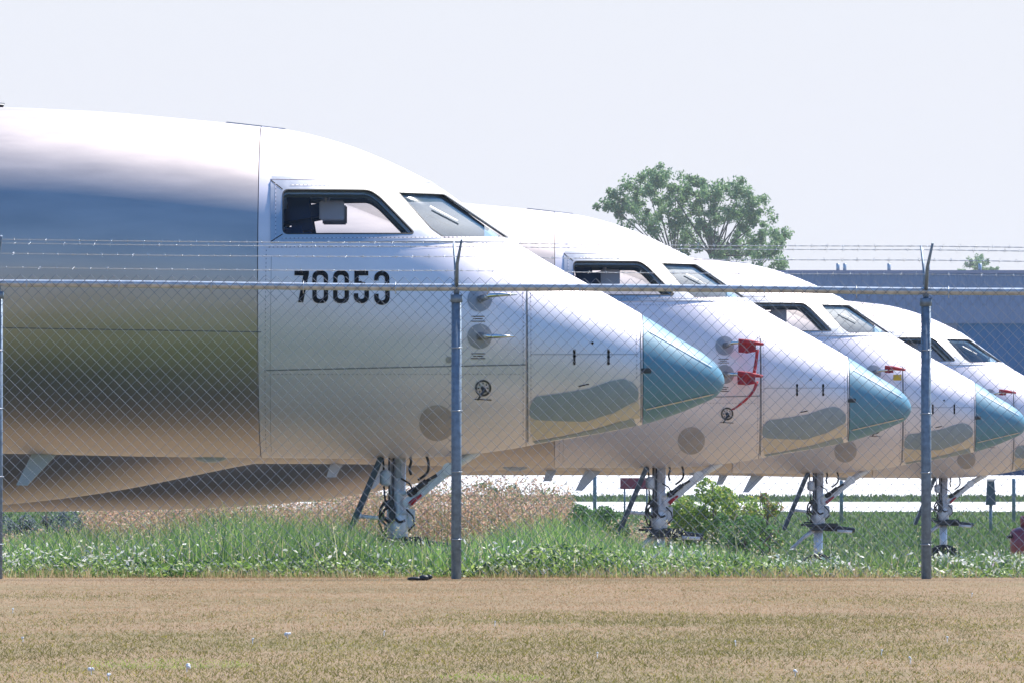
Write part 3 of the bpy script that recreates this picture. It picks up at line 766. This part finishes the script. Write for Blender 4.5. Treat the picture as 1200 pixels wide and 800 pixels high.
# ------------------------------------------------------------------ vegetation tools
def veg_mesh(name, V, F, T, m, parent=None):
    me = bpy.data.meshes.new(name); nv = len(V); k = F.shape[1]
    me.vertices.add(nv); me.vertices.foreach_set('co', V.astype(np.float32).ravel())
    me.loops.add(F.size); me.loops.foreach_set('vertex_index', F.astype(np.int32).ravel())
    me.polygons.add(len(F)); me.polygons.foreach_set('loop_start', np.arange(0, F.size, k, dtype=np.int32))
    me.update(calc_edges=True)
    at = me.color_attributes.new('tint', 'FLOAT_COLOR', 'POINT')
    at.data.foreach_set('color', np.c_[T, np.ones(nv)].astype(np.float32).ravel())
    me.materials.append(m); o = bpy.data.objects.new(name, me); C.objects.link(o); o.parent = parent; return o
def gzv(Y): return np.interp(Y, [p[0] for p in PROF], [p[1] for p in PROF])
def blades(X, Y, H, W, T, lean=.35, base=None):
    """tapered bent grass blades, two quads each"""
    n = len(X); a = rng.uniform(0, 2 * np.pi, n); b = rng.uniform(0, 2 * np.pi, n); l = rng.uniform(.1, 1, n) * lean * H
    z0 = gzv(Y) if base is None else base
    dx, dy = np.cos(a) * l, np.sin(a) * l; wx, wy = np.cos(b) * W / 2, np.sin(b) * W / 2
    P0 = np.c_[X, Y, z0 - .01]; Wv = np.c_[wx, wy, np.zeros(n)]
    P1 = P0 + np.c_[dx * .3, dy * .3, H * .55]; P2 = P0 + np.c_[dx, dy, H]
    V = np.stack([P0 - Wv, P0 + Wv, P1 + Wv * .8, P1 - Wv * .8, P2 + Wv * .12, P2 - Wv * .12], 1).reshape(-1, 3)
    i = np.arange(n)[:, None] * 6; F = np.concatenate([i + np.array([[0, 1, 2, 3]]), i + np.array([[3, 2, 4, 5]])])
    return V, F, np.repeat(T, 6, 0)
def leaves(Cn, S, T, flat=.0):
    """little four-cornered leaves at random angles"""
    n = len(Cn); v = rng.normal(size=(n, 3)); v[:, 2] += flat; v /= np.linalg.norm(v, axis=1)[:, None]
    a = np.cross(v, rng.normal(size=(n, 3))); a /= np.linalg.norm(a, axis=1)[:, None]; b = np.cross(v, a)
    S = np.asarray(S)[:, None]
    V = np.stack([Cn - a * S, Cn + b * S * .45 + v * S * .1, Cn + a * S, Cn - b * S * .45 + v * S * .1], 1).reshape(-1, 3)
    F = np.arange(n)[:, None] * 4 + np.array([[0, 1, 2, 3]])
    return V, F, np.repeat(T, 4, 0)
def join(parts):
    Vs, Fs, Ts, o = [], [], [], 0
    for V, F, T in parts: Vs.append(V); Fs.append(F + o); Ts.append(T); o += len(V)
    return np.concatenate(Vs), np.concatenate(Fs), np.concatenate(Ts)
def pal(n, cols, wts, jit=.15):
    c = np.array(cols)[rng.choice(len(cols), n, p=np.array(wts) / sum(wts))]; return np.clip(c * rng.uniform(1 - jit, 1 + jit, (n, 1)), 0, 1)
def fieldnoise(X, Y, s, seed):
    r = np.random.default_rng(seed); v = np.zeros(len(X))
    for k in range(7):
        a = r.uniform(0, 6.28); f = s * r.uniform(.5, 2.2); v += np.sin((X * np.cos(a) + Y * np.sin(a) * .45) * f + r.uniform(0, 6.28))
    return v / 7 * 1.6
def wedge(n, Y0, Y1, half0=690, pw=1.0):
    """random points in the strip between two distances, a little wider than the view"""
    Y = Y0 + (Y1 - Y0) * rng.random(n) ** pw; X = rng.uniform(-1, 1, n) * (half0 / FPX * Y + .3); return X, Y

# mown lawn
n = 560000
X, Y = wedge(n, 30, 71.1)
Y = 30 + 41.1 * rng.random(n)
fn = fieldnoise(X, Y, 2.0, 3) + .35 * fieldnoise(X, Y, 9, 5)
green = (.95 * fn + (54 - Y) * .082 + .8 * fieldnoise(X, Y, .8, 91) + .5 * fieldnoise(X, Y * .4, 14, 93) + rng.normal(0, .65, n)) > .62
T = .80 * (1 + .16 * fieldnoise(X, Y * .35, 3, 95))[:, None] * np.array([1.12, .95, .82]) * np.where(green[:, None], pal(n, [(.17, .19, .06), (.25, .25, .08), (.12, .15, .045), (.40, .42, .08)], [4, 4, 2, 1]),
             pal(n, [(.50, .34, .21), (.38, .26, .15), (.58, .42, .27), (.24, .17, .09), (.66, .54, .40), (.30, .27, .12)], [5, 4, 3, 3, 1.2, 2], .25))
lush = green & ((fieldnoise(X, Y * .5, 2.4, 97) + (40 - Y) * .06) > .75) & (rng.random(n) < .6)
T[lush] = pal(int(lush.sum()), [(.30, .40, .07), (.42, .50, .09), (.20, .30, .07)], [3, 2, 2])
H = rng.uniform(.007, .021, n) * np.where(green, 1.1, .85) * (1 + 1.6 * rng.random(n) ** 3 * (Y > 70.3))
tag(veg_mesh('lawn_grass', *blades(X, Y, H, rng.uniform(.002, .005, n), T, 1.6), M['straw']), 'short mown dry grass, tan with greener patches', 'grass', kind='stuff')
# pale flower heads and litter dots in the lawn
for (x, y, r_) in [(337, 748, .016), (27, 753, .010), (107, 790, .012), (219, 787, .014), (127, 797, .009), (296, 754, .008), (15, 718, .007), (932, 793, .010), (1139, 699, .008), (1067, 777, .009), (862, 757, .007), (1110, 752, .007), (700, 771, .007), (1033, 768, .007), (580, 733, .006), (450, 745, .006)]:
    Yd = FPX * EYE / (y - HY); c = Vector(((x - 600) / FPX * Yd, Yd, .008)); mb = MB()
    for k in range(3): mb.ball((random.uniform(-.5, .5) * r_, random.uniform(-.5, .5) * r_, .012 + random.uniform(-.3, .3) * r_), r_ * random.uniform(.35, .6), 8, 6)
    mb.tube([(0, 0, -.03), (0, 0, .01)], .0015, 4)
    o = mb.build('clover_head', M['white']); o.location = c
    tag(o, 'tiny pale clover head standing out of the dry mown grass', 'flower', 'pale clover heads in the lawn')
# dark clod at the lawn's edge
o = MB().ball((0, 0, .0), (.035, .03, .022), 12, 8).ball((-.06, 0, -.004), (.05, .03, .014), 10, 6).ball((.035, .01, .008), (.02, .02, .016), 8, 6).build('debris_clod', M['hose'])
o.location = (wp(497, 675, 69).x, 69.0, .015); tag(o, 'small dark clod at the lawn edge left of the middle fence post', 'clod')

# tall green grass on the bank behind the fence
n = 95000
X, Y = wedge(n, 71.6, 80)
xp = 600 + X / Y * FPX
hmul = np.interp(xp, [-100, 0, 150, 400, 460, 540, 680, 780, 930, 1300], [.55, .58, .72, .84, .52, .58, .82, .55, .40, .40])
vis = hmul * np.interp(Y, [71.6, 74, 80], [.45, .72, 1.0])
H = rng.uniform(.58, 1.18, n) * vis * (1 + .22 * fieldnoise(X, Y, 3, 9))
T = pal(n, [(.16, .31, .09), (.08, .18, .08), (.26, .42, .12), (.42, .54, .18), (.60, .56, .34)], [5, 3.5, 4, 1.6, 1.2])
sh = fieldnoise(X, Y, 2.2, 77)[:, None]; T = np.clip(T * (1 + .35 * sh) * np.array([1 + .1, 1, 1]), 0, 1)
tag(veg_mesh('tall_grass', *blades(X, Y, H, rng.uniform(.005, .014, n), T, .5), M['leaf']), 'tall green grass behind the fence', 'grass', kind='stuff')
# clover, small white flowers and painted leaf glints at the foot of the fence
n = 60000
X, Y = wedge(n, 71.0, 73.6)
top = .09 + .08 * fieldnoise(X, Y, 4, 21) + .02
Z = gzv(Y) + rng.random(n) ** .7 * np.clip(top + .1 * (Y - 71), .06, .4) * np.interp(600 + X / Y * FPX, [850, 930], [1, .72])
T = pal(n, [(.12, .22, .05), (.22, .35, .08), (.36, .48, .12), (.05, .11, .05), (.60, .64, .42)], [4, 4, 3, 3, 1.3])  # the palest tint puts bright leaf glints into the colour
sz = rng.uniform(.006, .024, n) * (1 + .35 * fieldnoise(X, Y, 2.5, 23))
part1 = leaves(np.c_[X, Y, Z], sz, T, 1.0)
m2 = 9000
X, Y = wedge(m2, 70.95, 73.2)
keep = fieldnoise(X, Y, 3.5, 31) + rng.normal(0, .35, m2) > .05
X, Y = X[keep], Y[keep]; m2 = len(X)
Z = gzv(Y) + rng.uniform(.03, .25, m2) * np.interp(600 + X / Y * FPX, [850, 930], [1, .8])
T = pal(m2, [(.80, .80, .74), (.70, .72, .60), (.55, .60, .42), (.75, .6, .72)], [6, 4, 3, .15])  # white blossoms, with leaf glints painted in the same pale tints
part2 = leaves(np.c_[X, Y, Z], rng.uniform(.009, .024, m2), T, .8)
tag(veg_mesh('clover_verge', *join([part1, part2]), M['leaf']), 'dense clover dotted with white flowers and painted pale leaf glints along the foot of the fence', 'ground cover', kind='stuff')

# dry stalks and seed heads standing out of the green
n = 1500
X, Y = wedge(n, 71.2, 79)
H = rng.uniform(.25, .75, n) * np.interp(Y, [71, 75, 79], [.6, .85, 1.1]) * np.interp(600 + X / Y * FPX, [0, 850, 930], [1, 1, .7])
V1 = blades(X, Y, H, rng.uniform(.004, .008, n), pal(n, [(.62, .56, .36), (.50, .46, .26), (.30, .36, .14)], [3, 2, 2]), .25)
idx = np.repeat(np.arange(n), 8)
Cs = np.c_[X[idx] + rng.normal(0, .018, n * 8), Y[idx] + rng.normal(0, .018, n * 8), gzv(Y[idx]) + H[idx] * rng.uniform(.75, 1.04, n * 8)]
V2 = leaves(Cs, rng.uniform(.006, .013, n * 8), pal(n * 8, [(.62, .56, .38), (.45, .36, .22), (.36, .42, .16)], [3, 2, 2]))
tag(veg_mesh('dry_stalks', *join([V1, V2]), M['leaf']), 'pale dry stalks with seed heads among the green grass', 'grass', kind='stuff')
# ragged edge of unmown straw where the lawn meets the clover
n = 9000
X = rng.uniform(-4.4, 4.4, n); Y = rng.normal(71.0, .22, n); keep = fieldnoise(X, Y, 5, 61) + rng.normal(0, .4, n) > .05; X, Y = X[keep], Y[keep]; n = len(X)
tag(veg_mesh('edge_straw', *blades(X, Y, rng.uniform(.03, .11, n), rng.uniform(.003, .006, n), pal(n, [(.55, .44, .26), (.42, .33, .18), (.26, .32, .11)], [4, 3, 3]), .8), M['straw']), 'ragged straw along the edge of the lawn', 'grass', kind='stuff')

# dry reddish dock weeds beyond the first jet
def dock(n, xa_, xb_, Y0, Y1, h0, h1, seed, ycol=False):
    X = (rng.uniform(xa_, xb_, n) - 600) / FPX; Y = rng.uniform(Y0, Y1, n); X = X * Y
    H = rng.uniform(h0, h1, n) * (1 + .18 * fieldnoise(X, Y, 1.5, seed)); parts = []
    T = pal(n, [(.26, .20, .10), (.14, .18, .07), (.32, .22, .14)], [3, 3, 2])
    V, F, TT = blades(X, Y, H, np.full(n, .012), T, .12); parts.append((V, F, TT))
    m = n * 26; idx = np.repeat(np.arange(n), 26); t = rng.random(m) ** .75
    Cn = np.c_[X[idx] + rng.normal(0, .045, m), Y[idx] + rng.normal(0, .045, m), gzv(Y[idx]) + H[idx] * (.35 + .68 * t)]
    T = pal(m, [(.56, .34, .23), (.68, .46, .35), (.42, .27, .18), (.28, .32, .16), (.58, .46, .32)], [5, 4, 3, 3.5, 2])
    parts.append(leaves(Cn, rng.uniform(.012, .032, m), T)); return join(parts)
tag(veg_mesh('dock_weeds', *join([dock(1500, 100, 440, 159, 170, 1.06, 1.28, 41), dock(1300, 400, 670, 160, 170, 1.05, 1.40, 42), dock(260, 600, 780, 160, 170, .6, .95, 43), dock(160, -60, 120, 160, 170, .5, .8, 44)]), M['leaf']),
    'dry reddish brown dock weeds standing behind the jets', 'weeds', kind='stuff')
# grass of the field beyond
n = 60000
X, Y = wedge(n, 166, 298, 640, 1.4)
T = pal(n, [(.10, .18, .05), (.08, .14, .04), (.14, .22, .07), (.20, .22, .10), (.26, .25, .13)], [5, 4, 4, 2, 1])
H = rng.uniform(.03, .11, n)
tag(veg_mesh('meadow_grass', *blades(X, Y, H, rng.uniform(.02, .05, n), T, .6), M['leaf']), 'green meadow grass between the jets and the far taxiway', 'grass', kind='stuff')
n = 9000
X, Y = wedge(n, 336, 350, 640)
tag(veg_mesh('verge_grass', *blades(X, Y, rng.uniform(.05, .14, n), rng.uniform(.03, .07, n), pal(n, [(.10, .16, .06), (.14, .19, .08)], [1, 1]), .6), M['leaf']), 'green grass strip beyond the far taxiway', 'grass', kind='stuff')

# bushes: each a thing with stems and foliage
def bush(x, ytop, wpx, Y, label, cols, wts, n=2600, leaf=.03, seed=0):
    rd = random.Random(seed); bx_ = (x - 600) / FPX * Y; g = gz(Y); Ht = (EYE - (ytop - HY) / FPX * Y - g) * 1.14; hw = wpx / FPX * Y / 2 * 1.15; n = int(n * 1.7)
    r = empty('bush', (bx_, Y, g)); tag(r, label, 'bush')
    mb = MB(); cl = []
    for k in range(9):
        a = rd.uniform(0, 6.28); q = rd.uniform(.2, .95); e = Vector((math.cos(a) * hw * q, math.sin(a) * hw * q, Ht * rd.uniform(.55, .92) * (1.05 - .35 * q)))
        mb.tube([(0, 0, -.05), e * .5 + Vector((0, 0, .08)), e], [.022, .015, .005], 6)
    mb.build('stem', M['bark'], r)
    for k in range(24):
        a = rd.uniform(0, 6.28); q = rd.random() ** .5; h = rd.uniform(.12, .9)
        cl.append((math.cos(a) * hw * q * .85, math.sin(a) * hw * q * .85, Ht * h * (1.03 - .3 * q), rd.uniform(.16, .30) * hw * 1.1))
    cl = np.array(cl); idx = rng.integers(0, len(cl), n); d = rng.normal(size=(n, 3)); d /= np.linalg.norm(d, axis=1)[:, None]
    Cn = cl[idx, :3] + d * cl[idx, 3:4] * rng.uniform(.5, 1.1, (n, 1)) ** .5; Cn[:, 2] = np.clip(Cn[:, 2], .02, Ht * 1.03)
    veg_mesh('foliage', *leaves(Cn, rng.uniform(leaf * .6, leaf * 1.3, n), pal(n, cols, wts, .25), .6), M['leaf'], r)
YG = [(.24, .38, .08), (.38, .48, .11), (.13, .24, .06), (.55, .52, .12)]
DG = [(.08, .19, .06), (.12, .26, .08), (.05, .12, .05)]
bush(838, 560, 96, 168, 'leafy yellow-green bush behind the second and third jets, tallest of the bushes', YG, [4, 4, 3, 1], 5200, .035, 1)
bush(790, 574, 60, 170, 'small yellow-green bush beside the tallest bush on its left', YG, [4, 3, 4, .6], 2400, .033, 2)
bush(893, 570, 44, 169, 'pinkish green bush beside the tallest bush on its right', YG + [(.45, .27, .18)], [3, 2, 3, 1.5, 3], 2000, .03, 3)
bush(868, 604, 90, 161.5, 'low dark green bush in front of the tallest bush', DG + [(.10, .2, .07)], [4, 4, 2, 2], 4200, .03, 4)
bush(690, 594, 92, 162, 'dark green bush left of the second jet\'s nose gear', DG + [(.10, .2, .07)], [4, 4, 2, 2], 4200, .03, 5)
bush(580, 557, 74, 171, 'dark green bush rising above the reddish weeds under the first jet\'s nose', DG, [3, 4, 3], 4600, .03, 6)
bush(650, 560, 60, 172, 'sparse olive bush under the second jet behind the reddish weeds', YG + DG, [2, 1, 2, 1, 2, 2, 1], 1800, .03, 7)
GB = [(.17, .23, .22), (.24, .29, .28), (.12, .15, .18), (.20, .30, .13)]
for i, (x, yt, wd, lb) in enumerate([(16, 596, 62, 'bluish grey bush beside the left edge fence post'), (62, 594, 60, 'bluish grey bush second from the left edge'), (106, 597, 62, 'bluish grey bush third from the left edge'), (150, 600, 60, 'bluish grey bush at the right end of the left-hand clump')]):
    bush(x, yt, wd, 168, lb, GB, [3, 3, 3, 2], 2200, .03, 20 + i)

# ------------------------------------------------------------------ trees
def tree(name, label, clumps, trunkx, Y, leafsize, nl, cols, wts, seed, cat='tree', R0=.28):
    rd = random.Random(seed); s = FPX / Y; g = gz(Y); tx = (trunkx - 600) / s
    r = empty(name, (tx, Y, g)); tag(r, label, cat)
    pts = [Vector(((x - trunkx) / s, rd.uniform(-1, 1) * 1.9 * Y / 480, EYE - (y - HY) / s - g, )) for x, y, q in clumps]; rad = [q / s for x, y, q in clumps]
    zmin = min(p.z for p in pts); fork = Vector((0, 0, zmin * .62)); mb = MB()
    mb.tube([(0, 0, -.2), (.05, 0, fork.z * .5), tuple(fork)], [R0 * 1.25, R0, R0 * .8], 12)
    hubs = []
    for k in range(6):
        a = pts[rd.randrange(len(pts))]; h = fork.lerp(a, .55) + Vector((0, 0, .2)); hubs.append(h)
        mb.tube([fork, fork.lerp(h, .5) + Vector((rd.uniform(-.2, .2), rd.uniform(-.2, .2), .15)), h], [R0 * .6, R0 * .4, R0 * .28], 8)
    for p in pts:
        h = min(hubs, key=lambda q: (q - p).length)
        mb.tube([h, h.lerp(p, .5) + Vector((rd.uniform(-.15, .15), rd.uniform(-.15, .15), rd.uniform(-.1, .15))), p], [R0 * .18, R0 * .10, R0 * .04], 6)
    mb.build('trunk', M['bark'], r)
    parts = []
    for p, q in zip(pts, rad):
        sub = [(Vector((rd.gauss(0, .62), rd.gauss(0, .8), rd.gauss(0, .55))) * q, q * rd.uniform(.4, .85)) for _ in range(7)]
        for d, qq in sub:
            n = nl; v = rng.normal(size=(n, 3)); v /= np.linalg.norm(v, axis=1)[:, None]
            Cn = np.array(p + d) + v * qq * rng.uniform(.05, 1.15, (n, 1)) ** .7
            parts.append(leaves(Cn, rng.uniform(leafsize * .6, leafsize * 1.2, n), pal(n, cols, wts, .2), .7))
    veg_mesh('crown', *join(parts), M['leaf'], r)
raw = [(150, 270), (250, 185), (215, 240), (280, 255), (210, 310), (390, 130), (440, 135), (360, 180), (400, 210), (460, 255), (520, 170), (480, 200), (540, 240), (620, 160), (600, 220), (630, 290), (700, 200), (690, 260),
       (750, 215), (750, 320), (820, 230), (860, 200), (870, 330), (810, 350), (880, 240), (945, 255), (920, 290), (905, 420), (965, 370), (1000, 460), (1065, 450), (1040, 530), (1050, 590), (960, 500), (850, 480), (800, 530), (750, 530), (640, 400), (600, 490),
       (560, 460), (500, 420), (480, 350), (345, 370), (385, 400), (270, 335), (700, 370), (530, 370), (330, 290), (1000, 560), (1060, 500), (900, 540), (700, 480)]
clumps = [(680 + x / 4.615, 180 + y / 4.615, random.uniform(8.5, 13)) for x, y in raw]
TG = [(.17, .29, .12), (.23, .36, .15), (.12, .22, .11), (.28, .38, .18)]
tree('broadleaf_tree', 'large airy broadleaf tree rising above the jets against the sky', clumps, 838, 900, .17, 75, TG, [4, 4, 3, 2], 5, R0=.5)
tree('broadleaf_tree', 'faint distant small tree seen just above the hangar roof', [(1138, 310, 6), (1150, 306, 6), (1146, 314, 7), (1130, 318, 5), (1160, 316, 5), (1153, 322, 7), (1140, 324, 7)], 1147, 1500, .26, 40, TG, [3, 4, 2, 3], 8)

# ------------------------------------------------------------------ small far things
for x, yt, lb in ((697, 556, 'thin grey marker post left of the red board'), (986, 562, 'thin grey marker post between the third and fourth jets'), (1188, 560, 'thin grey marker post nearest the right edge')):
    Yp = 262.0; b = wp(x, 560, Yp); g = gz(Yp); h = EYE - (yt - HY) / FPX * Yp - g
    mb = MB().tube([(0, 0, -.1), (0, 0, h - .02), (0, 0, h)], [.045, .045, .03], 8).box((0, 0, h * .62), (.11, .11, .05), None, .01)
    o = mb.build('marker_post', M['post']); o.location = (b.x, Yp, g); tag(o, lb, 'post', 'marker posts in the meadow')
Yp = 290.0; g = gz(Yp); b = wp(745, 566, Yp); r = empty('airfield_board', (b.x, Yp, g)); tag(r, 'dark red board beyond the second jet\'s nose gear', 'sign')
MB().box((0, 0, b.z - g), (.84, .05, .30), None, .01).build('panel', mat('red_board', (.30, .02, .06), .6), r)
for sx in (-.3, .3): MB().tube([(sx, .04, -.05), (sx, .04, b.z - g)], .025, 8).build('leg', M['post'], r)
Yp = 240.0; g = gz(Yp); b = wp(1161, 577, Yp); r = empty('runway_marker', (b.x, Yp, g)); tag(r, 'dark tapered marker box on a thin stalk in the meadow near the right edge', 'marker')
hz = wp(0, 577, Yp).z - g
MB().add([(-.11, -.1, hz - .27), (.11, -.1, hz - .27), (.11, .1, hz - .27), (-.11, .1, hz - .27), (-.08, -.07, hz + .27), (.08, -.07, hz + .27), (.08, .07, hz + .27), (-.08, .07, hz + .27)],
         [(0, 1, 2, 3), (4, 7, 6, 5), (0, 4, 5, 1), (1, 5, 6, 2), (2, 6, 7, 3), (3, 7, 4, 0)]).box((0, 0, hz + .29), (.18, .18, .03)).build('box', M['door'], r)
MB().tube([(0, 0, -.05), (0, 0, hz - .27)], .035, 8).build('stalk', M['post'], r)
# wheeled extinguisher at the right edge
Yp = 150.0; s = FPX / Yp; g = gz(Yp); cx = (1201 - 600) / s
r = empty('wheeled_extinguisher', (cx, Yp, g)); tag(r, 'dark red wheeled fire extinguisher cut off by the right edge', 'extinguisher')
z0 = EYE - (657 - HY) / s - g; z1 = EYE - (619 - HY) / s - g; zt = EYE - (604 - HY) / s - g; mr = mat('dark_red_enamel', (.20, .02, .04), .35, 0, coat=.4)
MB().tube([(0, 0, z0 - .02), (0, 0, z0 + .03), (0, 0, z1 - .05), (0, 0, z1), (.0, 0, z1 + .03)], [.15, .20, .21, .16, .06], 20).build('tank', mr, r)
MB().tube([(0, 0, z1 + .02), (0, 0, zt - .03), (0, 0, zt)], [.06, .07, .05], 12).build('valve', mr, r)
MB().tube([(-.18, -.1, z1 - .1), (-.26, -.1, z1 - .12)], [.03, .02], 8).tube([(.02, -.05, zt), (.15, -.15, z1), (.16, -.2, z0 + .1)], .02, 8).build('hose', M['hose'], r)
for sx in (-.16, .22): MB().tube([(sx - .03, .12, .16), (sx + .03, .12, .16)], .16, 18).build('wheel', M['tyre'], r)
MB().tube([(-.05, .12, .16), (.1, .12, .16)], .02, 8).tube([(-.12, .1, .16), (-.12, .12, z1)], .015, 8).tube([(.16, .1, .16), (.16, .12, z1)], .015, 8).build('frame', M['dark'], r)

# ------------------------------------------------------------------ summer haze in the air
hm = bpy.data.materials.new('haze_air'); hm.use_nodes = True; hn = hm.node_tree; hn.nodes.remove(hn.nodes['Principled BSDF'])
hv = hn.nodes.new('ShaderNodeVolumePrincipled'); hv.inputs['Color'].default_value = (.88, .93, 1.0, 1); hv.inputs['Density'].default_value = .00011
hv.inputs['Anisotropy'].default_value = .3
hn.links.new(hv.outputs[0], hn.nodes['Material Output'].inputs['Volume'])
o = MB().box((0, 1220, 14), (1500, 2700, 34)).build('haze', hm); tag(o, kind='stuff')
